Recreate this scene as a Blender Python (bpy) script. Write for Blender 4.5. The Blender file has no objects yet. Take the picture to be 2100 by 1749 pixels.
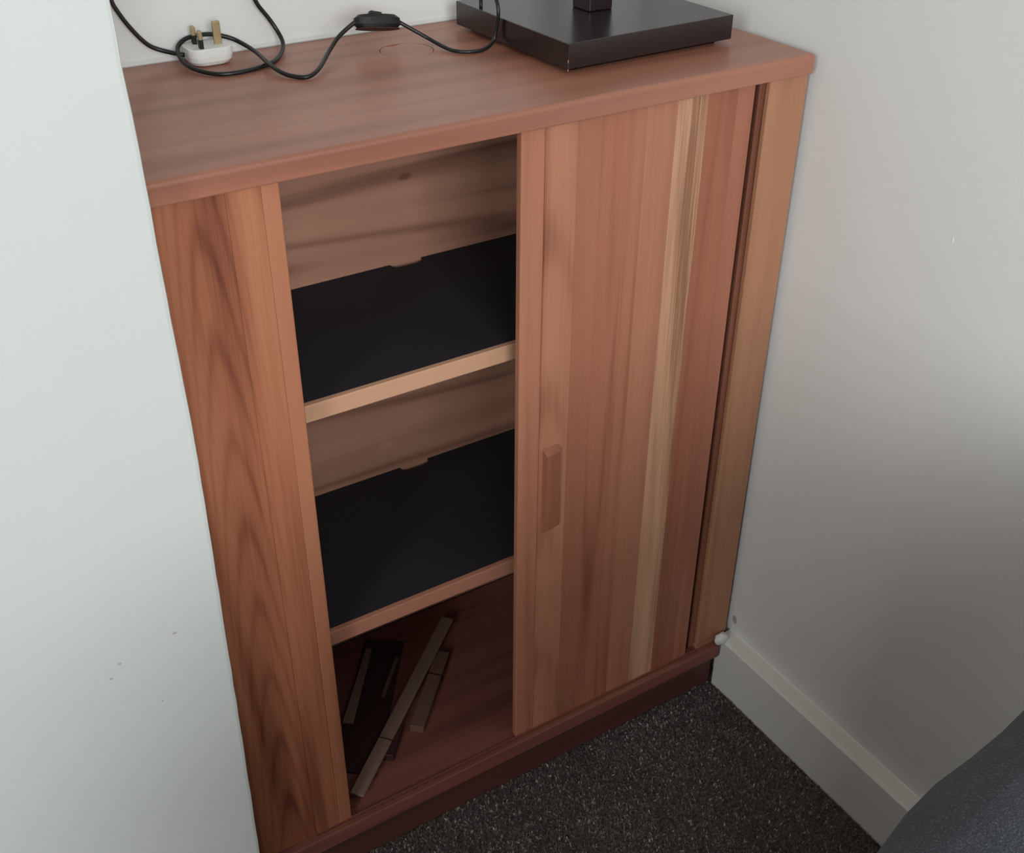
import bpy, bmesh, math, random
from mathutils import Vector, Matrix
random.seed(7)
SC = bpy.context.scene
COL = SC.collection

# ------------------------------------------------------------------ camera
cam_d = bpy.data.cameras.new('camera')
cam = bpy.data.objects.new('camera', cam_d)
COL.objects.link(cam)
cam.location = (-0.9298, -0.8652, 1.2887)
_rx, _ry, _rz = (math.radians(a) for a in (56.5163, -0.28, -31.9831))
cam.rotation_mode = 'QUATERNION'
cam.rotation_quaternion = (Matrix.Rotation(_rz, 3, 'Z') @ Matrix.Rotation(_ry, 3, 'Y') @ Matrix.Rotation(_rx, 3, 'X')).to_quaternion()
cam_d.sensor_fit = 'HORIZONTAL'
cam_d.sensor_width = 36.0
cam_d.lens = 36.0 * 2297.0 / 2100.0
cam_d.clip_start = 0.02
SC.camera = cam

# ------------------------------------------------------------------ world, light, exposure
w = bpy.data.worlds.new('world'); SC.world = w; w.use_nodes = True
w.node_tree.nodes['Background'].inputs[0].default_value = (0.75, 0.85, 1.0, 1)
w.node_tree.nodes['Background'].inputs[1].default_value = 1.0
WIN = dict(x0=-1.75, x1=-0.55, z0=1.15, z1=2.2, y=-2.6)
ADDED_WIN = dict(y0=-2.55, y1=-1.65, z0=1.15, z1=2.2, x=-3.0)  # made-up side window, added to brighten the right wall
def day(name, size, loc, rot, e):
    ld = bpy.data.lights.new(name, 'AREA'); ld.shape = 'RECTANGLE'; ld.size, ld.size_y = size
    ld.energy = e; ld.color = (0.95, 0.985, 1.0); ld.spread = math.radians(150)
    lo = bpy.data.objects.new(name, ld); COL.objects.link(lo); lo.location = loc
    lo.rotation_euler = tuple(math.radians(a) for a in rot)
day('window_daylight', (WIN['x1'] - WIN['x0'] - 0.1, 0.95), ((WIN['x0'] + WIN['x1']) / 2, WIN['y'] - 0.01, 1.675), (74, 0, 0), 27)
day('added_side_fill', (ADDED_WIN['y1'] - ADDED_WIN['y0'] - 0.1, 0.95), (ADDED_WIN['x'] - 0.01, (ADDED_WIN['y0'] + ADDED_WIN['y1']) / 2, 1.675), (74, 0, -90), 29)  # added fill light for the right wall, set in the made-up opening
SC.view_settings.view_transform = 'Standard'
SC.view_settings.look = 'None'
SC.view_settings.gamma = 1
SC.view_settings.use_curve_mapping = False
SC.view_settings.exposure = 0.0

# ------------------------------------------------------------------ helpers
def lin(c):
    return tuple(((v / 255) / 12.92 if v / 255 <= 0.04045 else (((v / 255) + 0.055) / 1.055) ** 2.4) for v in c) + (1.0,)

def wloc(o):
    v = Vector((0, 0, 0))
    while o: v += o.location; o = o.parent
    return v

def obj(name, bm, mat, parent=None, smooth=False, loc=None):
    """world-space bmesh -> one mesh object; local to its parent (or to loc when top-level)"""
    me = bpy.data.meshes.new(name)
    base = wloc(parent) if parent else Vector(loc or (0, 0, 0))
    bmesh.ops.translate(bm, verts=bm.verts, vec=-base)
    bm.normal_update()
    bm.to_mesh(me); bm.free()
    if smooth:
        for p in me.polygons: p.use_smooth = True
    o = bpy.data.objects.new(name, me); COL.objects.link(o)
    if parent: o.parent = parent
    else: o.location = base
    if mat: me.materials.append(mat)
    return o

def empty(name, loc):
    o = bpy.data.objects.new(name, None); COL.objects.link(o); o.location = loc
    o.empty_display_size = 0.05
    return o

def tag(o, label=None, cat=None, group=None, kind=None):
    if label: o['label'] = label
    if cat: o['category'] = cat
    if group: o['group'] = group
    if kind: o['kind'] = kind
    return o

def box(x0, x1, y0, y1, z0, z1, bev=0.0, seg=2, bm=None):
    bm = bm or bmesh.new()
    vs = [bm.verts.new(p) for p in [(x0, y0, z0), (x1, y0, z0), (x1, y1, z0), (x0, y1, z0), (x0, y0, z1), (x1, y0, z1), (x1, y1, z1), (x0, y1, z1)]]
    fs = [bm.faces.new([vs[i] for i in f]) for f in [(0, 3, 2, 1), (4, 5, 6, 7), (0, 1, 5, 4), (1, 2, 6, 5), (2, 3, 7, 6), (3, 0, 4, 7)]]
    if bev > 0:
        es = set(e for f in fs for e in f.edges)
        bmesh.ops.bevel(bm, geom=list(es), offset=bev, segments=seg, affect='EDGES', profile=0.5)
    return bm

def bar(p0, p1, width, z0, z1, bev=0.0006, w1=None):
    """flat strip lying between two floor-plan points"""
    p0 = Vector(p0); p1 = Vector(p1); d = (p1 - p0).normalized(); n = Vector((-d.y, d.x))
    w1 = w1 or width
    bm = bmesh.new()
    q = [p0 + n * width / 2, p0 - n * width / 2, p1 - n * w1 / 2, p1 + n * w1 / 2]
    lo_ = [bm.verts.new((v.x, v.y, z0)) for v in q]; hi = [bm.verts.new((v.x, v.y, z1)) for v in q]
    bm.faces.new(lo_[::-1]); bm.faces.new(hi)
    for i in range(4): bm.faces.new((lo_[i], lo_[(i + 1) % 4], hi[(i + 1) % 4], hi[i]))
    bmesh.ops.recalc_face_normals(bm, faces=bm.faces[:])
    if bev: bmesh.ops.bevel(bm, geom=bm.edges[:], offset=bev, segments=1, affect='EDGES')
    return bm

def prism(poly, z0, z1, bm=None):
    bm = bm or bmesh.new()
    a = [bm.verts.new((x, y, z0)) for x, y in poly]; b = [bm.verts.new((x, y, z1)) for x, y in poly]
    bm.faces.new(a[::-1]); bm.faces.new(b)
    n = len(poly)
    for i in range(n): bm.faces.new((a[i], a[(i + 1) % n], b[(i + 1) % n], b[i]))
    bmesh.ops.recalc_face_normals(bm, faces=bm.faces[:])
    return bm

def catmull(P, n=8):
    P = [Vector(p) for p in P]; P = [2 * P[0] - P[1]] + P + [2 * P[-1] - P[-2]]
    out = []
    for i in range(1, len(P) - 2):
        a, b, c, d = P[i - 1:i + 3]
        for k in range(n):
            t = k / n
            out.append(0.5 * ((2 * b) + (c - a) * t + (2 * a - 5 * b + 4 * c - d) * t * t + (3 * b - a - 3 * c + d) * t ** 3))
    out.append(P[-2]); return out

def smooth_path(pts, it=4):
    p = [v.copy() for v in pts]
    for _ in range(it):
        p = [p[0]] + [(p[i - 1] + 2 * p[i] + p[i + 1]) / 4 for i in range(1, len(p) - 1)] + [p[-1]]
    return p

def tube(pts, r, n=10, flat=1.0, bm=None):
    """parallel-transported tube; flat < 1 squashes it like a twin flex"""
    bm = bm or bmesh.new()
    t0 = (pts[1] - pts[0]).normalized()
    u = t0.orthogonal().normalized(); rings = []
    for i, p in enumerate(pts):
        t = (pts[min(i + 1, len(pts) - 1)] - pts[max(i - 1, 0)]).normalized()
        u = (u - t * u.dot(t)).normalized(); v = t.cross(u)
        rr = r[i] if isinstance(r, (list, tuple)) else r
        rings.append([bm.verts.new(p + (u * math.cos(2 * math.pi * k / n) + v * math.sin(2 * math.pi * k / n) * flat) * rr) for k in range(n)])
    for a, b in zip(rings, rings[1:]):
        for k in range(n): bm.faces.new((a[k], a[(k + 1) % n], b[(k + 1) % n], b[k]))
    bm.faces.new(rings[0][::-1]); bm.faces.new(rings[-1])
    bmesh.ops.recalc_face_normals(bm, faces=bm.faces[:])
    return bm

# ------------------------------------------------------------------ materials
class NT:
    def __init__(s, name):
        s.m = bpy.data.materials.new(name); s.m.use_nodes = True; s.t = s.m.node_tree; s.n = s.t.nodes
        s.b = s.n['Principled BSDF']
    def new(s, ty, **kw):
        x = s.n.new(ty)
        for k, v in kw.items(): setattr(x, k, v)
        return x
    def link(s, a, b): s.t.links.new(a, b)
    def math(s, op, a, b=None, c=None):
        x = s.new('ShaderNodeMath', operation=op)
        for i, v in enumerate((a, b, c)):
            if v is None: continue
            if isinstance(v, (int, float)): x.inputs[i].default_value = v
            else: s.link(v, x.inputs[i])
        return x.outputs[0]
    def noise(s, vec, scale, detail=2, rough=0.5, dist=0.0):
        x = s.new('ShaderNodeTexNoise'); x.inputs['Scale'].default_value = scale; x.inputs['Detail'].default_value = detail
        x.inputs['Roughness'].default_value = rough; x.inputs['Distortion'].default_value = dist
        s.link(vec, x.inputs['Vector']); return x.outputs['Fac']
    def mapping(s, vec, scale=(1, 1, 1), loc=(0, 0, 0), rot=(0, 0, 0)):
        x = s.new('ShaderNodeMapping'); x.inputs['Scale'].default_value = scale; x.inputs['Location'].default_value = loc
        x.inputs['Rotation'].default_value = rot
        s.link(vec, x.inputs['Vector']); return x.outputs[0]
    def ramp(s, fac, stops, interp='LINEAR'):
        x = s.new('ShaderNodeValToRGB'); x.color_ramp.interpolation = interp
        el = x.color_ramp.elements
        while len(el) < len(stops): el.new(0.5)
        for e, (p, c) in zip(el, stops): e.position = p; e.color = c
        s.link(fac, x.inputs[0]); return x.outputs[0]
    def mix(s, fac, a, b, mode='MIX'):
        x = s.new('ShaderNodeMix', data_type='RGBA', blend_type=mode)
        for sock, v in ((x.inputs[0], fac), (x.inputs[6], a), (x.inputs[7], b)):
            if isinstance(v, (int, float, tuple)): sock.default_value = v
            else: s.link(v, sock)
        return x.outputs[2]
    def bump(s, h, strength, dist):
        x = s.new('ShaderNodeBump'); x.inputs['Strength'].default_value = strength; x.inputs['Distance'].default_value = dist
        s.link(h, x.inputs['Height']); s.link(x.outputs[0], s.b.inputs['Normal'])

def wood(name, dark, mid, light, axis='X', seed=0.0, rings=0.35, rough=0.5, freq=10.0, spec=0.35, cath=None, knots=(), contrast=1.0, fine=0.3, sc=1.0):
    """long-grained timber; grain runs along axis. cath = (x0, z0, k, freq, amount) adds cathedral arches, knots = [(x,y,z,r)]"""
    dark, mid, light = [(c_[0] * .975, c_[1] * .91, c_[2] * .885) for c_ in (dark, mid, light)]
    N = NT(name); co = N.new('ShaderNodeTexCoord').outputs['Object']
    co = N.mapping(co, loc=(seed * 1.37, seed * 0.71, seed * 2.13))
    raw = N.new('ShaderNodeTexCoord').outputs['Object']
    s1 = {'X': (0.05, 1, 1), 'Y': (1, 0.05, 1), 'Z': (1, 1, 0.05)}[axis]
    s2 = {'X': (0.018, 1, 1), 'Y': (1, 0.018, 1), 'Z': (1, 1, 0.018)}[axis]
    a = N.mapping(co, tuple(v * sc for v in s1)); b = N.mapping(co, s2)
    n1 = N.noise(a, 22, 3, 0.55, 0.4)
    field = N.noise(a, 9, 1.5, 0.4, 0.2)
    rg = N.math('SINE', N.math('MULTIPLY', field, freq * 6.2832))
    rg = N.math('MULTIPLY_ADD', rg, 0.5, 0.5)
    rg = N.math('POWER', rg, 2.2)
    fb = N.noise(b, 420, 2, 0.6)
    big = N.noise(N.mapping(co, {'X': (0.3, 1, 1), 'Y': (1, 0.3, 1), 'Z': (1, 1, 0.3)}[axis]), 7, 1)
    f = N.math('MULTIPLY', n1, 1.0 - rings * 0.5)
    f = N.math('MULTIPLY_ADD', rg, -rings * 0.55, f)
    f = N.math('MULTIPLY_ADD', fb, fine, f)
    f = N.math('MULTIPLY_ADD', big, 0.35, f)
    f = N.math('ADD', f, -(0.5 * fine + 0.175 + 0.5 * (1 - rings * 0.5) - rings * 0.55 * 0.35 - 0.5))
    if cath:
        sp = N.new('ShaderNodeSeparateXYZ'); N.link(raw, sp.inputs[0])
        u, v_ = (sp.outputs['X'], sp.outputs['Z']) if axis == 'Z' else (sp.outputs['Z'], sp.outputs['X'])
        x0, z0, k, fr, amt = cath
        wob = N.math('MULTIPLY_ADD', N.noise(a, 30, 2), 0.016, -0.008)
        dx = N.math('ADD', N.math('SUBTRACT', u, x0), wob)
        adx = N.math('POWER', N.math('ABSOLUTE', dx), 1.6)
        vv = N.math('ADD', N.math('MULTIPLY_ADD', adx, k, v_), z0)
        vv = N.math('ADD', vv, N.math('MULTIPLY', N.noise(a, 12, 2), 0.08))
        sn = N.math('MULTIPLY_ADD', N.math('SINE', N.math('MULTIPLY', vv, fr * 6.2832)), 0.5, 0.5)
        sn = N.math('POWER', sn, 3.0)
        near = N.math('SUBTRACT', 1.0, N.math('MULTIPLY', N.math('ABSOLUTE', dx), 20.0)); near = N.math('MAXIMUM', near, 0.15)
        f = N.math('MULTIPLY_ADD', N.math('MULTIPLY', sn, near), -amt, f)
    for (kx, ky, kz, kr, kk) in knots:
        vm = N.new('ShaderNodeVectorMath', operation='SUBTRACT'); N.link(raw, vm.inputs[0]); vm.inputs[1].default_value = (kx, ky, kz)
        sq = N.mapping(vm.outputs[0], {'X': (0.5, 0, 1), 'Z': (1, 0, 0.35)}[axis])
        ln = N.new('ShaderNodeVectorMath', operation='LENGTH'); N.link(sq, ln.inputs[0])
        g = N.math('SUBTRACT', 1.0, N.math('DIVIDE', ln.outputs['Value'], kr)); g = N.math('MAXIMUM', g, 0.0)
        f = N.math('MULTIPLY_ADD', N.math('POWER', g, 1.5), kk, f)
    f = N.math('MULTIPLY_ADD', N.math('ADD', f, -0.5), contrast, 0.5)
    c = N.ramp(f, [(0.12, lin(dark)), (0.5, lin(mid)), (0.85, lin(light))])
    N.link(c, N.b.inputs['Base Color'])
    N.b.inputs['Roughness'].default_value = rough
    N.b.inputs['Specular IOR Level'].default_value = spec
    N.bump(N.math('ADD', fb, N.math('MULTIPLY', n1, 0.6)), 0.12, 0.0004)
    return N.m

def plain(name, c, rough=0.6, spec=0.4, metal=0.0, bump=None, vary=0.0, vscale=20):
    N = NT(name); co = N.new('ShaderNodeTexCoord').outputs['Object']
    base = lin(c)
    if vary:
        n = N.noise(co, vscale, 3)
        lo_ = tuple(v * (1 - vary) for v in base[:3]) + (1,); hi = tuple(min(1, v * (1 + vary)) for v in base[:3]) + (1,)
        N.link(N.ramp(n, [(0.3, lo_), (0.7, hi)]), N.b.inputs['Base Color'])
    else: N.b.inputs['Base Color'].default_value = base
    N.b.inputs['Roughness'].default_value = rough; N.b.inputs['Specular IOR Level'].default_value = spec
    N.b.inputs['Metallic'].default_value = metal
    if bump: N.bump(N.noise(co, bump[0], 3, 0.6), bump[1], bump[2])
    return N.m

M = {}
M['wall'] = plain('wall_paint', (231, 231, 228), 0.85, 0.2, bump=(260, 0.25, 0.0006), vary=0.012, vscale=6)
M['breast'] = plain('wall_paint_dimmed', (213, 215, 212), 0.85, 0.2, bump=(260, 0.25, 0.0006), vary=0.012, vscale=6)  # wall paint with dimmer light put into its colour, offsetting the window's glare
M['ceiling'] = plain('ceiling_paint', (200, 199, 194), 0.9, 0.2)
M['trim'] = plain('gloss_trim_paint', (234, 232, 226), 0.4, 0.4, bump=(30, 0.08, 0.001))
M['caulk'] = plain('caulk', (226, 226, 222), 0.6, 0.3)
M['stain'] = plain('wall_stain', (186, 172, 172), 0.8, 0.2)
M['chip'] = plain('paint_chip', (245, 243, 238), 0.6, 0.3)
# cabinet timbers
D, MI, LI = (104, 62, 46), (168, 114, 90), (196, 144, 116)
M['top'] = wood('top_timber', (118, 76, 62), (167, 117, 96), (188, 139, 117), 'X', 1.0, 0.42, 0.36, 7, spec=0.6, contrast=0.8, fine=0.16)
M['cover'] = wood('cover_timber', (140, 96, 78), (184, 134, 112), (198, 150, 128), 'X', 9.0, 0.2, 0.4, 6, spec=0.6, contrast=0.5)
M['left_stile'] = wood('stile_timber', (112, 62, 46), (172, 114, 84), (198, 142, 108), 'Z', 3.0, 0.40, 0.5, 9, cath=(-0.330, 0.013, 60.0, 9.5, 0.17), contrast=1.0)
M['right_stile'] = wood('pale_stile_timber', (140, 100, 76), (182, 138, 108), (198, 156, 124), 'Z', 5.0, 0.2, 0.5, 8, contrast=0.7)
M['side'] = wood('side_timber', (90, 54, 42), (142, 96, 76), (168, 120, 96), 'Z', 6.0)
M['back'] = wood('back_timber', (128, 90, 74), (190, 148, 126), (212, 170, 146), 'X', 2.0, 0.55, 0.55, 8,
                 knots=[(0.0065, 0.1415, 0.7936, 0.006, -0.5), (-0.0401, 0.1415, 0.4171, 0.010, 0.4)], contrast=1.0, fine=0.15)
M['base'] = wood('base_timber', (84, 50, 44), (132, 84, 74), (154, 104, 90), 'X', 12.0, 0.25, 0.5, 8, contrast=0.8)
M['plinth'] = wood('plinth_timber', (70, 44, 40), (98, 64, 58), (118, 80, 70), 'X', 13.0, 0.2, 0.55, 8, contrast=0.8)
M['lip1'] = wood('pale_lipping', (176, 136, 108), (212, 174, 144), (224, 188, 160), 'X', 14.0, 0.15, 0.5, 8, contrast=0.5)
M['lip2'] = wood('pink_lipping', (150, 104, 84), (190, 138, 116), (204, 154, 132), 'X', 15.0, 0.15, 0.5, 8, contrast=0.5)
M['liner'] = plain('black_shelf_liner', (46, 44, 50), 0.75, 0.25, bump=(600, 0.2, 0.0003))
M['canvas'] = plain('brown_canvas', (70, 46, 36), 0.9, 0.1)
M['dark_slot'] = plain('dark_slot', (30, 18, 15), 0.9, 0.1)
M['handle'] = wood('handle_timber', (112, 68, 50), (164, 110, 86), (182, 126, 100), 'Z', 17.0, 0.2, 0.5, 8)
M['lamp'] = wood('espresso_timber', (20, 10, 11), (28, 16, 17), (38, 23, 24), 'X', 19.0, 0.1, 0.27, 8, spec=0.75, contrast=0.7)
M['felt'] = plain('black_felt', (16, 12, 12), 0.95, 0.1)
M['nick'] = plain('bare_wood_nick', (150, 122, 104), 0.7, 0.2)
M['flex'] = plain('black_flex', (22, 21, 20), 0.38, 0.5)
M['switch'] = plain('black_switch_plastic', (20, 20, 21), 0.42, 0.5)
M['plug'] = plain('white_plug_plastic', (236, 235, 230), 0.32, 0.5)
M['brass'] = plain('dull_brass', (178, 158, 120), 0.42, 0.5, metal=0.6)
M['sleeve'] = plain('black_pin_sleeve', (24, 24, 24), 0.5, 0.4)
M['strip'] = wood('grey_brown_strip', (104, 84, 76), (148, 124, 112), (166, 142, 130), 'X', 21.0, 0.1, 0.6, 8, contrast=0.6)
M['strip2'] = wood('brown_strip', (82, 60, 52), (120, 92, 80), (142, 112, 98), 'X', 22.0, 0.1, 0.6, 8, contrast=0.6)
M['strip_dark'] = wood('dark_strip', (40, 25, 24), (62, 40, 38), (78, 52, 48), 'X', 23.0, 0.1, 0.6, 8, contrast=0.6)
M['string'] = plain('dark_string', (30, 20, 18), 0.9, 0.1)

def fabric_mat():
    N = NT('charcoal_weave'); co = N.new('ShaderNodeTexCoord').outputs['Object']
    n = N.noise(co, 800, 2, 0.7); n2 = N.noise(co, 30, 3); n3 = N.noise(N.mapping(co, (1, 1, 3)), 900, 1)
    c = N.ramp(n, [(0.25, lin((38, 40, 45))), (0.55, lin((62, 64, 70))), (0.74, lin((112, 115, 122)))])
    c = N.mix(0.35, c, N.ramp(n2, [(0.3, lin((50, 51, 53))), (0.7, lin((68, 70, 76)))]))
    N.link(c, N.b.inputs['Base Color']); N.b.inputs['Roughness'].default_value = 0.95
    N.b.inputs['Specular IOR Level'].default_value = 0.1
    N.b.inputs['Sheen Weight'].default_value = 0.12
    N.bump(N.math('ADD', n, n3), 0.7, 0.0015)
    return N.m
M['fabric'] = fabric_mat()

def carpet_mat(pile):
    N = NT('carpet_pile' if pile else 'carpet_backing')
    co = N.new('ShaderNodeTexCoord').outputs['Object']
    if pile: r = N.new('ShaderNodeNewGeometry').outputs['Random Per Island']
    else: r = N.noise(co, 700, 1, 0.8)
    c = N.ramp(r, [(0.0, lin((84, 72, 72))), (0.60, lin((116, 104, 102))), (0.90, lin((140, 132, 128))), (0.97, lin((178, 175, 168)))])
    n2 = N.noise(co, 9, 3)
    c = N.mix(N.ramp(n2, [(0.4, (0, 0, 0, 1)), (0.65, (1, 1, 1, 1))]), c, (0.80, 0.80, 0.78, 1), 'MULTIPLY')
    N.link(c, N.b.inputs['Base Color']); N.b.inputs['Roughness'].default_value = 0.8
    N.b.inputs['Specular IOR Level'].default_value = 0.25
    if not pile: N.bump(N.noise(co, 500, 2, 0.7), 0.8, 0.003)
    return N.m
M['carpet'] = carpet_mat(False); M['pile'] = carpet_mat(True)

# ------------------------------------------------------------------ the room
H = 0.96; DEP = 0.3286; XW = 0.0133; CEIL = 2.4
XL, YR = ADDED_WIN['x'], WIN['y']
def struct(name, bm, mat, parent=None):
    o = obj(name, bm, mat, parent)
    if not parent: o['kind'] = 'structure'
    return o
floor = struct('floor', box(XL - 0.1, XW + 0.1, YR - 0.1, DEP + 0.1, -0.1, 0.0), M['carpet'])
struct('ceiling', box(XL - 0.1, XW + 0.1, YR - 0.1, DEP + 0.1, CEIL, CEIL + 0.1), M['ceiling'])
struct('wall_back', box(XL - 0.1, XW + 0.1, DEP, DEP + 0.1, 0, CEIL), M['wall'])
wr = struct('wall_right', box(XW, XW + 0.1, YR - 0.1, DEP, 0, CEIL), M['wall'])
bm = box(XL - 0.1, XL, YR - 0.1, ADDED_WIN['y0'], 0, CEIL)
box(XL - 0.1, XL, ADDED_WIN['y1'], DEP, 0, CEIL, bm=bm)
box(XL - 0.1, XL, ADDED_WIN['y0'], ADDED_WIN['y1'], 0, ADDED_WIN['z0'], bm=bm)
box(XL - 0.1, XL, ADDED_WIN['y0'], ADDED_WIN['y1'], ADDED_WIN['z1'], CEIL, bm=bm)
struct('wall_far_left', bm, M['ceiling'])
# rear wall with the window opening
bm = box(XL, WIN['x0'], YR - 0.1, YR, 0, CEIL)
box(WIN['x1'], XW, YR - 0.1, YR, 0, CEIL, bm=bm)
box(WIN['x0'], WIN['x1'], YR - 0.1, YR, 0, WIN['z0'], bm=bm)
box(WIN['x0'], WIN['x1'], YR - 0.1, YR, WIN['z1'], CEIL, bm=bm)
struct('wall_rear', bm, M['ceiling'])
bm = bmesh.new()
for a in ((WIN['x0'], WIN['x0'] + .05, WIN['z0'], WIN['z1']), (WIN['x1'] - .05, WIN['x1'], WIN['z0'], WIN['z1']),
          (WIN['x0'] + .05, WIN['x1'] - .05, WIN['z0'], WIN['z0'] + .05), (WIN['x0'] + .05, WIN['x1'] - .05, WIN['z1'] - .05, WIN['z1'])):
    box(a[0], a[1], YR - 0.06, YR - 0.0, a[2], a[3], bm=bm)
struct('window_1', bm, M['trim'])
bm = bmesh.new()
for a in ((ADDED_WIN['y0'], ADDED_WIN['y0'] + .05, ADDED_WIN['z0'], ADDED_WIN['z1']), (ADDED_WIN['y1'] - .05, ADDED_WIN['y1'], ADDED_WIN['z0'], ADDED_WIN['z1']),
          (ADDED_WIN['y0'] + .05, ADDED_WIN['y1'] - .05, ADDED_WIN['z0'], ADDED_WIN['z0'] + .05), (ADDED_WIN['y0'] + .05, ADDED_WIN['y1'] - .05, ADDED_WIN['z1'] - .05, ADDED_WIN['z1'])):
    box(XL - 0.06, XL, a[0], a[1], a[2], a[3], bm=bm)
struct('added_window_frame', bm, M['trim'])  # frame for the added side opening, unseen
# chimney breast in front of the alcove: its arris is hand-plastered and wanders a little
YB = -0.04
edge = [(0.0, -0.7480), (0.1766, -0.7458), (0.42, -0.7405), (0.6921, -0.7350), (0.7170, -0.7343), (0.7796, -0.7346), (0.8996, -0.7360),
        (0.9543, -0.7357), (1.0260, -0.7365), (1.0622, -0.7374), (1.1075, -0.7374), (1.4, -0.7380), (CEIL, -0.7390)]
fine_edge = []
for (z0, x0), (z1, x1) in zip(edge, edge[1:]):
    n = max(1, int((z1 - z0) / 0.02))
    for k in range(n):
        t = k / n; fine_edge.append((z0 + (z1 - z0) * t, x0 + (x1 - x0) * t + random.uniform(-1, 1) * 0.00035))
fine_edge.append(edge[-1][::1])
bm = bmesh.new()
rows = []
for z, x in fine_edge:
    rows.append([bm.verts.new(p) for p in ((-2.3, DEP - .001, z), (-2.3, YB, z), (x - 0.004, YB, z), (x - 0.0012, YB + 0.0008, z), (x, YB + 0.004, z), (x, DEP - .001, z))])
for a, b in zip(rows, rows[1:]):
    for i in range(5): bm.faces.new((a[i], a[i + 1], b[i + 1], b[i]))
bm.faces.new(rows[0][::-1]); bm.faces.new(rows[-1])
for a, b in zip(rows, rows[1:]): bm.faces.new((a[5], a[0], b[0], b[5]))
bmesh.ops.recalc_face_normals(bm, faces=bm.faces[:])
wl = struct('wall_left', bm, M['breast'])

def spot(x, y, z, rx, rz, axis, mat, parent, name):
    """a small irregular flake on a wall"""
    bm = bmesh.new(); n = 9; fr = []; bk = []
    for k in range(n):
        a = 2 * math.pi * k / n; j = random.uniform(0.7, 1.15)
        du, dv = rx * j * math.cos(a), rz * j * math.sin(a)
        if axis == 'Y': fr.append(bm.verts.new((x + du, y - 0.0004, z + dv))); bk.append(bm.verts.new((x + du * 1.15, y, z + dv * 1.15)))
        else: fr.append(bm.verts.new((x - 0.0004, y + du, z + dv))); bk.append(bm.verts.new((x, y + du * 1.15, z + dv * 1.15)))
    bm.faces.new(fr)
    for k in range(n): bm.faces.new((fr[k], fr[(k + 1) % n], bk[(k + 1) % n], bk[k]))
    bmesh.ops.recalc_face_normals(bm, faces=bm.faces[:])
    return obj(name, bm, mat, parent)
for x, z, r in ((-0.7864, 0.5397, .0022), (-0.8405, 0.5281, .0022), (-0.8509, 0.5140, .0018), (-0.8113, 0.4621, .0012)):
    spot(x, YB, z, r, r * .6, 'Y', M['stain'], wl, 'stain')
spot(XW, -0.2076, 0.8185, .0012, .0032, 'X', M['chip'], wr, 'paint_chip')
spot(XW, -0.3686, 0.5650, .0010, .0024, 'X', M['chip'], wr, 'paint_chip')
spot(XW, 0.006, 0.1245, .0045, .0065, 'X', M['stain'], wr, 'stain')

# skirting board along the right wall: upright face with a flat top, end cut square at the cabinet
XB, HB = -0.0109, 0.0973
bm = bmesh.new()
prof = [(XW, 0.0), (XB, 0.0), (XB, HB - 0.0015), (XB + 0.0018, HB + 0.0005), (XB + 0.006, HB + 0.0018), (XW - 0.002, HB + 0.0035), (XW, HB + 0.006)]
a = [bm.verts.new((x, 0.0112, z)) for x, z in prof]; b = [bm.verts.new((x, YR, z)) for x, z in prof]
bm.faces.new(a); bm.faces.new(b[::-1])
for i in range(len(prof)): bm.faces.new((a[i], a[(i + 1) % len(prof)], b[(i + 1) % len(prof)], b[i]))
bmesh.ops.recalc_face_normals(bm, faces=bm.faces[:])
bb = struct('baseboard_right', bm, M['trim'])
# lump of old paint on its cut end, leaning over the cabinet base
bm = bmesh.new(); bmesh.ops.create_icosphere(bm, subdivisions=3, radius=1)
for v in bm.verts:
    n = 1 + 0.12 * math.sin(5 * v.co.x + 3 * v.co.z) * math.cos(4 * v.co.y)
    v.co = Vector((-0.0140 + v.co.x * 0.0115 * n, 0.0005 + v.co.y * 0.0075 * n, 0.1045 + v.co.z * 0.0105 * n))
obj('paint_lump', bm, M['trim'], bb, smooth=True)
# thin bead of filler where the wall meets the cabinet top
bm = box(-0.728, -0.002, DEP - 0.0016, DEP, H + 0.0003, H + 0.0055, 0.0006, 1)
struct('trim_1', bm, M['caulk'])

# carpet pile: short leaning tufts over the stretch of floor in view
vs, fs = [], []
step = 0.0026
nx, ny = int(1.125 / step), int(0.762 / step)
for i in range(nx):
    for j in range(ny):
        x = -1.12 + i * step + random.uniform(-1, 1) * step * .6; y = -0.742 + j * step + random.uniform(-1, 1) * step * .6
        if x > XB - 0.0008 or y > 0.0158: continue
        a = random.uniform(0, 6.283); h = random.uniform(.0030, .0052); wd = random.uniform(.0008, .0014)
        lx, ly = random.uniform(-1, 1) * .0026, random.uniform(-1, 1) * .0026
        if x + lx > XB - .002: lx = -abs(lx)
        cx, cy = math.cos(a) * wd, math.sin(a) * wd; n = len(vs)
        vs += [(x - cx, y - cy, 0), (x + cx, y + cy, 0), (x + cx * .9 + lx * .6, y + cy * .9 + ly * .6, h * .75), (x - cx * .9 + lx * .6, y - cy * .9 + ly * .6, h * .75), (x + lx * 1.3, y + ly * 1.3, h)]
        fs += [(n, n + 1, n + 2, n + 3), (n + 3, n + 2, n + 4)]
me = bpy.data.meshes.new('carpet_pile'); me.from_pydata(vs, [], fs); me.materials.append(M['pile'])
cp = bpy.data.objects.new('carpet_pile', me); COL.objects.link(cp); cp.parent = floor; cp['kind'] = 'stuff'

# ------------------------------------------------------------------ the cabinet
X0, X1 = -0.7350, 0.0            # top slab ends
SL, SR = -0.7345, 0.0045         # carcass sides
ZB0, ZB = 0.0686, 0.0926         # base board
ZT = H - 0.0212                  # underside of top
YF = 0.0122                      # face of stiles
cab = empty('cabinet', (-0.3585, 0.16, 0))
tag(cab, 'reddish brown timber cabinet with sliding doors, one open onto two black-lined shelves', 'cabinet')

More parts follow.
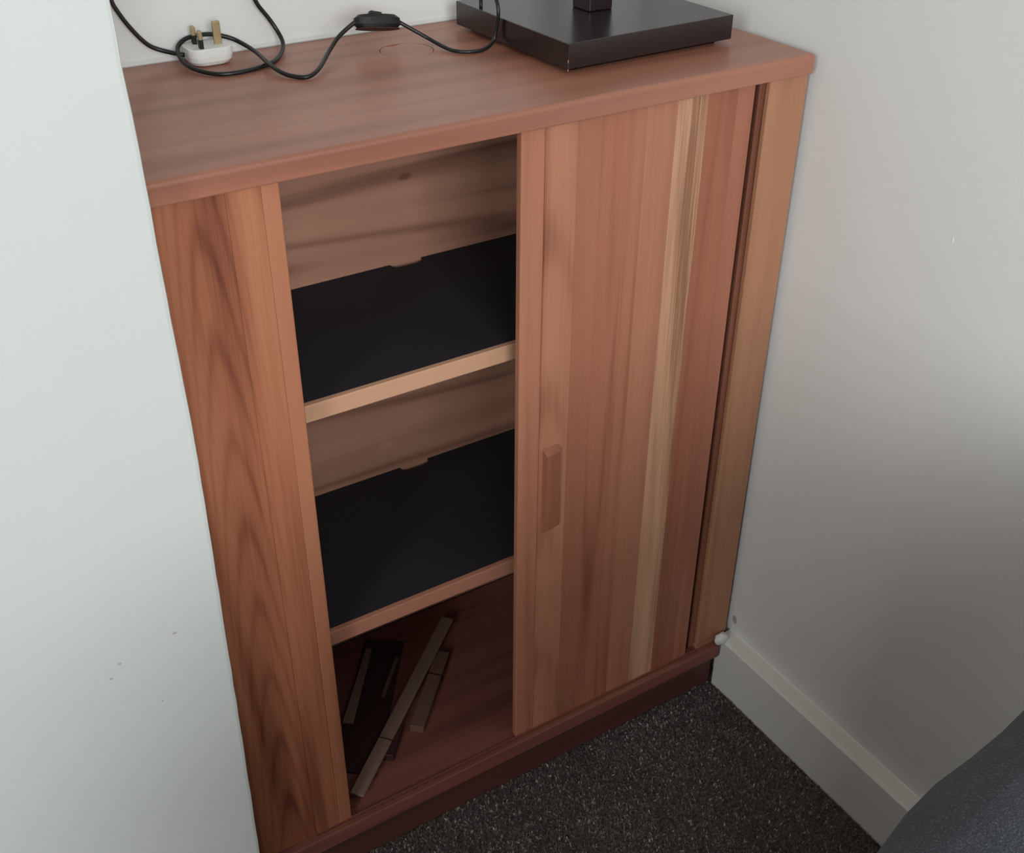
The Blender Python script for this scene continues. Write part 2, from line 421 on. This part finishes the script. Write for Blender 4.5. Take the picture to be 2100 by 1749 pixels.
def eval_mesh(o):
    dg = bpy.context.evaluated_depsgraph_get(); dg.update()
    return bpy.data.meshes.new_from_object(o.evaluated_get(dg))
def cut(o, cutters):
    mods = []
    for c in cutters:
        m = o.modifiers.new('b', 'BOOLEAN'); m.operation = 'DIFFERENCE'; m.solver = 'EXACT'; m.object = c
    me = eval_mesh(o); old = o.data
    o.modifiers.clear(); o.data = me; me.name = o.name
    for c in cutters: bpy.data.objects.remove(c, do_unlink=True)

# top: rounded front arris and ends
CX, CY, CR = -0.3725, 0.2385, 0.0285      # cable hole
bm = box(X0, X1, 0.0, DEP - 0.0020, ZT, H)
fe = [e for e in bm.edges if all(abs(v.co.y) < 1e-6 for v in e.verts) and (abs(e.verts[0].co.z - e.verts[1].co.z) < 1e-6)]
top_e = [e for e in fe if e.verts[0].co.z > H - 1e-4]; bot_e = [e for e in fe if e.verts[0].co.z < ZT + 1e-4]
ver = [e for e in bm.edges if all(abs(v.co.y) < 1e-6 for v in e.verts) and abs(e.verts[0].co.z - e.verts[1].co.z) > 1e-3]
side = [e for e in bm.edges if all(v.co.x > X1 - 1e-4 for v in e.verts) and all(v.co.z > H - 1e-4 for v in e.verts)]
bmesh.ops.bevel(bm, geom=top_e + side + ver, offset=0.0048, segments=5, affect='EDGES', profile=0.5)
fe = [e for e in bm.edges if all(v.co.z < ZT + 1e-5 for v in e.verts) and all(v.co.y < 0.006 for v in e.verts)]
bmesh.ops.bevel(bm, geom=fe, offset=0.0014, segments=2, affect='EDGES', profile=0.5)
top = obj('top', bm, M['top'], cab)
c = obj('cut', prism([(CX + CR * 1.028 * math.cos(2 * math.pi * k / 64), CY + CR * 1.028 * math.sin(2 * math.pi * k / 64)) for k in range(64)], H - 0.006, H + 0.01), None)
cut(top, [c])
# round cover plug with a finger notch at the back
pts = []
for k in range(64):
    a = 2 * math.pi * k / 64; x, y = CR * math.cos(a), CR * math.sin(a)
    if y > 0:
        lim = CR - 0.0048 * max(0.0, 1 - ((x + 0.004) / 0.0085) ** 2) ** 0.5 if abs(x + 0.004) < 0.0085 else 9
        if abs(x + 0.004) < 0.0085: y = min(y, lim - (CR - math.sqrt(CR * CR - x * x)))
    pts.append((CX + x, CY + y))
bm = prism(pts, H - 0.0058, H - 0.0002)
obj('cable_hole_cover', bm, M['cover'], cab)
spot_bm = bmesh.new()
# two small bruises in the top
def bruise(x, y, r1, r2, rot):
    bm = bmesh.new(); n = 10; vv = []
    for k in range(n):
        a = 2 * math.pi * k / n; j = random.uniform(.5, 1.2)
        u, v = r1 * j * math.cos(a), r2 * j * math.sin(a)
        vv.append(bm.verts.new((x + u * math.cos(rot) - v * math.sin(rot), y + u * math.sin(rot) + v * math.cos(rot), H + 0.00015)))
    bm.faces.new(vv); bmesh.ops.recalc_face_normals(bm, faces=bm.faces[:])
    if bm.faces[:][0].normal.z < 0: bmesh.ops.reverse_faces(bm, faces=bm.faces[:])
    obj('scratch', bm, M['cover'], top)
spot_bm.free()
bruise(-0.1380, 0.0371, .0042, .0012, .5); bruise(-0.1365, 0.0365, .0038, .0010, -.9)

# carcass
for sx0, sx1 in ((SL, SL + 0.018), (SR - 0.018, SR)):
    obj('side_panel', box(sx0, sx1, YF + 0.0195, DEP - 0.008, HB + 0.010, ZT, 0.0005, 1), M['side'], cab)
obj('back_panel', box(SL + 0.0185, SR - 0.0185, 0.3005, 0.3085, ZB + 0.0002, ZT, 0), M['back'], cab)
bm = box(SL, -0.6629, YF - 0.001, YF + 0.0185, ZB, ZT, 0.0008, 2)
for v in bm.verts:          # scribed to the leaning wall
    if v.co.x < SL + 0.01: v.co.x -= 0.0095 * max(0.0, 1 - (v.co.z - ZB) / 0.6)
ls = obj('stile', bm, M['left_stile'], cab)
rs = obj('stile', box(-0.0512, SR + .0004, YF, YF + 0.0074, HB + 0.004, ZT, 0.0016, 3), M['right_stile'], cab)
obj('stile_foot', box(-0.0512, -0.0145, YF + .0002, YF + 0.0074, ZB, HB + 0.0040, 0.0), M['right_stile'], rs)
obj('guide_strip', box(-0.0590, -0.0180, YF + 0.0076, YF + 0.0192, ZB + 0.0002, ZT, 0.0005), M['side'], cab)
# base board with the door groove
base = obj('base_board', box(SL - 0.009, -0.0141, 0.0, 0.3000, ZB0, ZB, 0.0018, 2), M['base'], cab)
c1 = obj('cut', box(-0.6627, -0.0530, YF - 0.0046, YF - 0.0016, ZB - 0.0022, ZB + 0.01), None)
c2 = obj('cut', box(-0.6627, -0.0530, YF + 0.0008, YF + 0.0140, ZB - 0.0040, ZB + 0.01), None)
cut(base, [c1, c2])
obj('plinth', box(SL - 0.009, -0.0132, 0.0160, 0.0340, 0.0, ZB0 - 0.0002, 0.0005), M['plinth'], cab)

# shelves: timber lipping in front of a black-lined board with a finger notch at the back
def shelf(z, lipmat, nx):
    x0, x1 = SL + 0.0190, SR - 0.0190
    zt, zb = z, z - 0.0200
    s = obj('shelf', box(x0, x1, 0.0560, 0.2995, zb + 0.001, zt - 0.0012, 0), M['side'], cab)
    obj('lipping', box(x0, x1, 0.0480, 0.0558, zb, zt + .0004, 0.0012, 2), lipmat, s)
    n = 20; wq, dq = 0.022, 0.0125
    poly = [(x0, 0.0560), (x1, 0.0560), (x1, 0.2993)]
    for k in range(n + 1):
        a = math.pi * k / n
        poly.append((nx + wq * math.copysign(abs(math.cos(a)) ** 0.6, math.cos(a)), 0.2993 - dq * math.sin(a) ** 0.6 if 0 < k < n else 0.2993))
    poly.append((x0, 0.2993))
    obj('shelf_liner', prism(poly, zt - 0.0010, zt), M['liner'], s)
    # cut the same notch through the board
    cc = obj('cut', prism([(p[0], p[1] + (0.01 if p[1] >= 0.2992 else 0)) for p in poly[3:-1]], zb - 0.01, zt + 0.01), None)
    cut(s, [cc])
    return s
shelf(0.6835, M['lip1'], -0.357)
shelf(0.3735, M['lip2'], -0.3605)

# right sliding door: laminated staves on a thin canvas back
DX0, DX1 = -0.3685, -0.0715
YD0, YD1 = YF + 0.0010, YF + 0.0100
door = obj('door', box(DX0 + 0.0015, DX1 - 0.0015, YD1, YD1 + 0.0012, ZB - 0.002, ZT - 0.0005, 0), M['canvas'], cab)
staves = [  # right edge, dark, mid, light, rings, seed, contrast
    (-0.3405, (128, 78, 58), (184, 130, 104), (200, 146, 118), 0.30, 31, 0.7),
    (-0.3013, (132, 82, 62), (186, 134, 106), (202, 150, 122), 0.55, 32, 0.9),
    (-0.2720, (124, 76, 58), (170, 116, 92), (186, 132, 106), 0.35, 33, 0.8),
    (-0.2389, (128, 80, 60), (176, 120, 96), (192, 138, 110), 0.35, 34, 0.8),
    (-0.2167, (128, 80, 60), (176, 122, 96), (194, 138, 112), 0.30, 35, 0.7),
    (-0.1960, (140, 92, 70), (186, 134, 106), (200, 148, 120), 0.25, 36, 0.6),
    (-0.1777, (140, 92, 70), (184, 132, 106), (200, 148, 120), 0.25, 37, 0.6),
    (-0.1583, (152, 118, 92), (206, 166, 134), (222, 182, 150), 0.20, 38, 1.2),
    (-0.1367, (150, 112, 86), (210, 172, 138), (228, 190, 156), 0.20, 39, 1.4),
    (-0.1150, (126, 74, 56), (166, 110, 86), (180, 124, 98), 0.25, 40, 0.6),
    (-0.0958, (126, 76, 58), (168, 112, 88), (184, 128, 102), 0.25, 41, 0.6),
    (DX1, (126, 76, 60), (176, 120, 98), (190, 134, 110), 0.25, 42, 0.6)]
x = DX0
for i, (xr, d_, m_, l_, rg, sd, ct) in enumerate(staves):
    cat_ = (-0.3320 + 0.3585, 0.0, 16.0, 5.0, 0.25) if i == 1 else None
    mt = wood('stave_timber_%d' % i, d_, m_, l_, 'Z', sd, rg, 0.5, 9, contrast=ct, fine=0.35 if i not in (7, 8) else 0.6, cath=cat_)
    bv = 0.0012 if i in (0, len(staves) - 1) else 0.00035
    p = obj('plank', box(x, xr, YD0, YD1, ZB - 0.0025, ZT - 0.0004, bv, 2), mt, door)
    x = xr
# wedge pull: stands proud at its left edge and fades into the door on its right
hx0, hx1, hz0, hz1 = -0.3355, -0.3135, 0.4350, 0.5570
bm = bmesh.new()
yf = YD0 - 0.0002; pr_ = 0.0085
A = [(hx0, yf, hz0), (hx0, yf, hz1), (hx1, yf, hz0), (hx1, yf, hz1), (hx0 + .0012, yf - pr_, hz0 + 0.004), (hx0 + .0012, yf - pr_, hz1 - 0.0075), (hx1 + .003, yf - 0.0030, hz0 + 0.004), (hx1 - .0005, yf - 0.0055, hz1 - 0.0075)]
vv = [bm.verts.new(p) for p in A]
for f in ((0, 1, 5, 4), (1, 3, 7, 5), (3, 2, 6, 7), (2, 0, 4, 6), (4, 5, 7, 6), (0, 2, 3, 1)): bm.faces.new([vv[i] for i in f])
bmesh.ops.recalc_face_normals(bm, faces=bm.faces[:])
bmesh.ops.bevel(bm, geom=bm.edges[:], offset=0.0005, segments=1, affect='EDGES')
obj('handle', bm, M['handle'], door)

# left sliding door, pushed open behind its stile so only the leading staves show
d2 = obj('door', box(-0.6740, -0.6160, YF + 0.0200, YF + 0.0212, ZB - 0.002, ZT - 0.0005, 0), M['canvas'], cab)
m1 = M['left_stile']
m2 = wood('open_stave_b', (124, 78, 58), (180, 124, 94), (198, 144, 112), 'Z', 52, 0.4, 0.5, 9, contrast=0.6)
obj('plank', box(-0.66285, -0.6312, YF - 0.0006, YF + 0.0090, ZB - 0.0025, ZT - 0.0004, 0.00015, 1), m1, d2)
obj('plank', box(-0.6312, -0.6143, YF - 0.0006, YF + 0.0090, ZB - 0.0025, ZT - 0.0004, 0.0016, 3), m2, d2)

# ------------------------------------------------------------------ strips of wood lying on the cabinet floor
ZS = ZB + 0.0002
def stick(name, p0, p1, width, z0, z1, mat, label, w1=None):
    d = (Vector(p1) - Vector(p0)); ang = math.atan2(d.y, d.x); L = d.length
    bm = bar((0, 0), (L, 0), width, 0, z1 - z0, w1=w1)
    me = bpy.data.meshes.new(name); bm.to_mesh(me); bm.free(); me.materials.append(mat)
    o = bpy.data.objects.new(name, me); COL.objects.link(o); o.location = (p0[0], p0[1], z0); o.rotation_euler = (0, 0, ang)
    tag(o, label, 'wood strip'); return o
stick('wooden_board', (-0.582, 0.070), (-0.440, 0.268), 0.058, ZS, ZS + 0.005, M['strip_dark'], 'dark brown board lying flat under the paler strips on the cabinet floor')
A_ = stick('wooden_strip', (-0.5985, 0.0285), (-0.3410, 0.2510), 0.0190, 0.1042, 0.1080, M['strip'], 'longest pale grey-brown wooden strip, lying on top of the others inside the cabinet')
B_ = stick('wooden_strip', (-0.4800, 0.0900), (-0.3800, 0.1960), 0.0200, ZS, 0.1040, M['strip2'], 'short brown wooden strip poking out right of the longest pale strip')
stick('wooden_block', (-0.5370, 0.0680), (-0.4960, 0.1150), 0.0190, ZS, 0.1040, M['strip_dark'], 'small dark wooden block with pale end, under the front of the longest strip')
stick('wooden_strip', (-0.5560, 0.1480), (-0.4690, 0.2610), 0.0150, ZS + .0052, ZS + .0092, M['strip'], 'pale wooden strip close to the open door stile, leftmost in the cabinet', w1=0.009)
stick('wooden_stick', (-0.4930, 0.1660), (-0.4425, 0.2230), 0.0055, ZS + .0052, ZS + .0092, M['strip2'], 'thin short wooden stick between the leftmost strip and the longest strip')
def ring(o, s, hw, ht, mat):
    """a turn of string around a strip, in the strip's own axes"""
    pts = [Vector((s + .001, hw, .0008)), Vector((s + .001, hw, ht)), Vector((s, -hw, ht)), Vector((s, -hw, .0008))]
    dense = []
    for a, b in zip(pts, pts[1:]): dense += [a.lerp(b, k / 4) for k in range(4)]
    dense.append(pts[-1])
    bm = tube(dense, 0.0006, 6); me = bpy.data.meshes.new('string'); bm.to_mesh(me); bm.free(); me.materials.append(mat)
    r = bpy.data.objects.new('string', me); COL.objects.link(r); r.parent = o
ring(A_, 0.094, 0.0100, 0.0043, M['string'])
ring(B_, 0.098, 0.0105, 0.0117, M['string'])

# ------------------------------------------------------------------ table lamp
lamp = empty('table_lamp', (-0.165, 0.183, H))
tag(lamp, 'dark brown table lamp with thick square base, standing on the cabinet top', 'lamp')
def square(cx, cy, hx, hy, rot, z0, z1, bev, mat, name, parent):
    bm = box(-hx, hx, -hy, hy, z0, z1, bev, 2)
    bmesh.ops.rotate(bm, verts=bm.verts, cent=(0, 0, 0), matrix=Matrix.Rotation(rot, 3, 'Z'))
    bmesh.ops.translate(bm, verts=bm.verts, vec=(cx, cy, 0))
    return obj(name, bm, mat, parent)
LC = (-0.1680, 0.1840); LR = math.radians(1.6)
square(LC[0], LC[1], 0.098, 0.096, LR, H + 0.0001, H + 0.0052, 0, M['felt'], 'felt_pad', lamp)
lb = square(LC[0], LC[1], 0.1110, 0.1085, LR, H + 0.0053, H + 0.0310, 0.0008, M['lamp'], 'lamp_base', lamp)
square(LC[0] + .0, LC[1] - .0, 0.0158, 0.0158, LR, H + 0.0311, H + 0.42, 0.0012, M['lamp'], 'pole', lamp)
for nz, nh in ((0.0175, 0.0022), (0.0085, 0.0014)):
    co_ = Vector((LC[0], LC[1], 0)) + Matrix.Rotation(LR, 3, 'Z') @ Vector((-0.1107, -0.1082, 0))
    bm = bmesh.new(); bmesh.ops.create_icosphere(bm, subdivisions=2, radius=0.0006)
    for v in bm.verts: v.co = Vector((v.co.x, v.co.y, v.co.z * nh / 0.0006)) + Vector((co_.x + .0002, co_.y + .0002, H + nz - .004))
    obj('nick', bm, M['nick'], lb)
bm = tube([Vector((LC[0], LC[1], H + .4201)), Vector((LC[0], LC[1], H + .47))], 0.014, 20)
obj('bulb_holder', bm, M['switch'], lamp)

# ------------------------------------------------------------------ flex with plug and inline switch
PA = [(-0.5937,0.3060,0.9700), (-0.6136,0.3180,0.9749), (-0.6273,0.3190,0.9831), (-0.6412,0.3190,1.0017), (-0.6502,0.3190,1.0183), (-0.6540,0.3190,1.0289), (-0.6533,0.3190,1.0470), (-0.6392,0.3180,1.0768), (-0.5972,0.3180,1.0995), (-0.5454,0.3180,1.0864), (-0.5176,0.3180,1.0469), (-0.5078,0.3180,1.0121), (-0.4973,0.3180,0.9961), (-0.4885,0.3160,0.9810), (-0.4870,0.3020,0.9675), (-0.5036,0.2757,0.9625), (-0.5219,0.2571,0.9625), (-0.5427,0.2470,0.9625), (-0.5644,0.2441,0.9625), (-0.5823,0.2509,0.9625), (-0.5960,0.2758,0.9640), (-0.6010,0.2950,0.9690), (-0.5985,0.3120,0.9760), (-0.5899,0.3185,0.9812), (-0.5790,0.3200,0.9838), (-0.5601,0.3215,0.9835), (-0.5428,0.3185,0.9790), (-0.5314,0.3120,0.9735), (-0.5246,0.2827,0.9685), (-0.5282,0.2399,0.9672), (-0.5244,0.2139,0.9640), (-0.5167,0.2017,0.9625), (-0.5060,0.1930,0.9627), (-0.4890,0.2050,0.9655), (-0.4680,0.2330,0.9690), (-0.4470,0.2560,0.9760), (-0.4338,0.2600,0.9838), (-0.4200,0.2600,0.9917)]
PB = [(-0.3720,0.2560,0.9862), (-0.3562,0.2480,0.9760), (-0.3440,0.2380,0.9680), (-0.3380,0.2180,0.9635), (-0.3334,0.2000,0.9625), (-0.3210,0.1900,0.9625), (-0.3030,0.1910,0.9625), (-0.2880,0.1980,0.9670), (-0.2850,0.1985,0.9760), (-0.2840,0.1960,0.9870), (-0.2840,0.1937,0.9980), (-0.2830,0.1993,1.0093), (-0.2800,0.2173,1.0155), (-0.2760,0.2395,1.0129), (-0.2735,0.2480,1.0010), (-0.2735,0.2480,0.9914)]
sw = empty('lamp_flex', (-0.396, 0.256, H))
tag(sw, 'black lamp flex looping over the cabinet top, with white plug and inline switch', 'cord')
bm = tube(smooth_path(catmull(PA, 7), 6), 0.0023, 10)
tube(smooth_path(catmull(PB, 7), 4), 0.0021, 10, bm=bm)
obj('flex', bm, M['flex'], sw, smooth=True)
# inline switch: oval body with a lighter lower half and a rocker
def oval(cx, cy, cz, L, Wd, z0, z1, tilt, mat, name, parent, taper=1.0):
    bm = bmesh.new(); n = 32; rows = []
    for (zz, s) in ((z0, .86), (z0 + (z1 - z0) * .25, 1), (z0 + (z1 - z0) * .75, .98), (z1, .80 * taper)):
        ring_ = []
        for k in range(n):
            a = 2 * math.pi * k / n; c_, s_ = math.cos(a), math.sin(a)
            ring_.append(bm.verts.new((L * s * math.copysign(abs(c_) ** .95, c_), Wd * s * math.copysign(abs(s_) ** .8, s_), zz)))
        rows.append(ring_)
    for a, b in zip(rows, rows[1:]):
        for k in range(n): bm.faces.new((a[k], a[(k + 1) % n], b[(k + 1) % n], b[k]))
    bm.faces.new(rows[0][::-1]); bm.faces.new(rows[-1])
    bmesh.ops.recalc_face_normals(bm, faces=bm.faces[:])
    bmesh.ops.transform(bm, matrix=Matrix.Translation((cx, cy, cz)) @ tilt, verts=bm.verts)
    return obj(name, bm, mat, parent, smooth=False)
tl = (Matrix.Rotation(math.radians(-6), 4, 'Z') @ Matrix.Rotation(math.radians(6), 4, 'Y') @ Matrix.Rotation(math.radians(-22), 4, 'X'))
sb = oval(-0.3960, 0.2590, 0.9885, 0.0262, 0.0105, -0.0065, 0.0068, tl, M['switch'], 'switch', sw)
oval(-0.3960, 0.2590, 0.9885, 0.0250, 0.0098, -0.0082, -0.0064, tl, M['strip_dark'], 'switch_underside', sb)
bm = box(-0.0095, 0.004, -0.0042, 0.0042, 0.0062, 0.0100, 0.0012, 2)
bmesh.ops.transform(bm, matrix=Matrix.Translation((-0.3960, 0.2590, 0.9885)) @ tl @ Matrix.Rotation(math.radians(8), 4, 'Y'), verts=bm.verts)
obj('rocker', bm, M['switch'], sb)
# plug lying on its back, three pins up
px0, px1, py0, py1, pz0, pz1 = -0.5935, -0.5465, 0.2830, 0.3225, H + 0.0002, H + 0.0185
def rrect(x0, x1, y0, y1, r, z, bm, n=6):
    out = []
    for (cx, cy, a0) in ((x1 - r, y1 - r, 0), (x0 + r, y1 - r, 90), (x0 + r, y0 + r, 180), (x1 - r, y0 + r, 270)):
        for k in range(n + 1):
            a = math.radians(a0 + 90 * k / n); out.append(bm.verts.new((cx + r * math.cos(a), cy + r * math.sin(a), z)))
    return out
bm = bmesh.new(); rows = []
for z, ins in ((pz0, .0065), (pz0 + .0015, .0035), (pz0 + .005, .0012), (pz0 + .010, .0002), (pz1 - .004, 0), (pz1 - .0037, .0005), (pz1 - .0033, .0005), (pz1 - .0030, 0), (pz1 - .0006, 0), (pz1, .0007)):
    rows.append(rrect(px0 + ins, px1 - ins, py0 + ins, py1 - ins, .012, z, bm))
for a, b in zip(rows, rows[1:]):
    for k in range(len(a)): bm.faces.new((a[k], a[(k + 1) % len(a)], b[(k + 1) % len(a)], b[k]))
bm.faces.new(rows[0][::-1]); bm.faces.new(rows[-1])
plug = obj('plug', bm, M['plug'], sw, smooth=False)
def pin(cx, cy, hx, hy, z0, z1, sleeve):
    zt = z0
    if sleeve:
        obj('pin_sleeve', box(cx - hx, cx + hx, cy - hy, cy + hy, z0 - .001, z0 + .0092, .0003, 1), M['sleeve'], plug); zt = z0 + .0092
    obj('pin', box(cx - hx, cx + hx, cy - hy, cy + hy, zt - .001, z1, .0009, 2), M['brass'], plug)
pin(-0.5590, 0.2995, .0040, .0020, pz1, pz1 + .0227, False)
pin(-0.5800, 0.2900, .0020, .0032, pz1, pz1 + .0177, True)
pin(-0.5800, 0.3110, .0020, .0032, pz1, pz1 + .0177, True)

# ------------------------------------------------------------------ armchair at the lower right, back turned to the cabinet
SA = math.atan2(0.150, 1.0)
sofa = empty('armchair', (-0.120, -0.588, 0.0)); sofa.rotation_euler = (0, 0, SA)
tag(sofa, 'charcoal grey fabric armchair at the lower right corner, its rounded back towards the cabinet', 'armchair')
def puff(name, x0, x1, y0, y1, z0, z1, r, mat, lump=0.004, seg=5, sub=0.03):
    """soft upholstered block in sofa axes (x to the left is negative, y negative is away from the cabinet)"""
    nxx = max(2, int((x1 - x0) / sub)); nyy = max(2, int((y1 - y0) / sub)); nzz = max(2, int((z1 - z0) / sub))
    bm = bmesh.new(); bmesh.ops.create_cube(bm, size=1)
    for v in bm.verts: v.co = Vector((x0 if v.co.x < 0 else x1, y0 if v.co.y < 0 else y1, z0 if v.co.z < 0 else z1))
    bmesh.ops.bevel(bm, geom=bm.edges[:], offset=r, segments=seg, affect='EDGES', profile=0.5)
    for ax, n, a, b in ((0, nxx, x0, x1), (1, nyy, y0, y1), (2, nzz, z0, z1)):
        for k in range(1, n):
            co = Vector((0, 0, 0)); co[ax] = a + (b - a) * k / n; no = Vector((0, 0, 0)); no[ax] = 1
            bmesh.ops.bisect_plane(bm, geom=bm.verts[:] + bm.edges[:] + bm.faces[:], plane_co=co, plane_no=no)
    bm.normal_update()
    for v in bm.verts:
        p = v.co; s = math.sin(p.x * 23 + 1.3) * math.sin(p.y * 19 + p.z * 13 + .4) + .5 * math.sin(p.x * 51 + p.z * 37)
        v.co = p + v.normal * lump * s
    me = bpy.data.meshes.new(name); bm.to_mesh(me); bm.free(); me.materials.append(mat)
    for p in me.polygons: p.use_smooth = True
    o = bpy.data.objects.new(name, me); COL.objects.link(o); o.parent = sofa; return o
SWD = -0.86
puff('back_rest', SWD, 0.0, -0.20, 0.0, 0.10, 0.82, 0.05, M['fabric'], .003)
puff('seat_base', SWD + .01, -0.01, -0.74, -0.202, 0.10, 0.30, 0.02, M['fabric'], .001)
puff('seat_cushion', SWD + .135, -.135, -0.73, -0.206, 0.302, 0.43, 0.035, M['fabric'], .003)
puff('arm_rest', SWD + .01, SWD + .13, -0.74, -0.206, 0.302, 0.56, 0.035, M['fabric'], .002)
puff('arm_rest', -0.13, -0.01, -0.74, -0.206, 0.302, 0.56, 0.035, M['fabric'], .002)
for lx in (SWD + .08, -.08):
    for ly in (-0.68, -0.06):
        me = bpy.data.meshes.new('leg'); bm = tube([Vector((lx, ly, 0.0)), Vector((lx, ly, 0.102))], [0.016, 0.024], 14); bm.to_mesh(me); bm.free(); me.materials.append(M['lamp'])
        o = bpy.data.objects.new('leg', me); COL.objects.link(o); o.parent = sofa
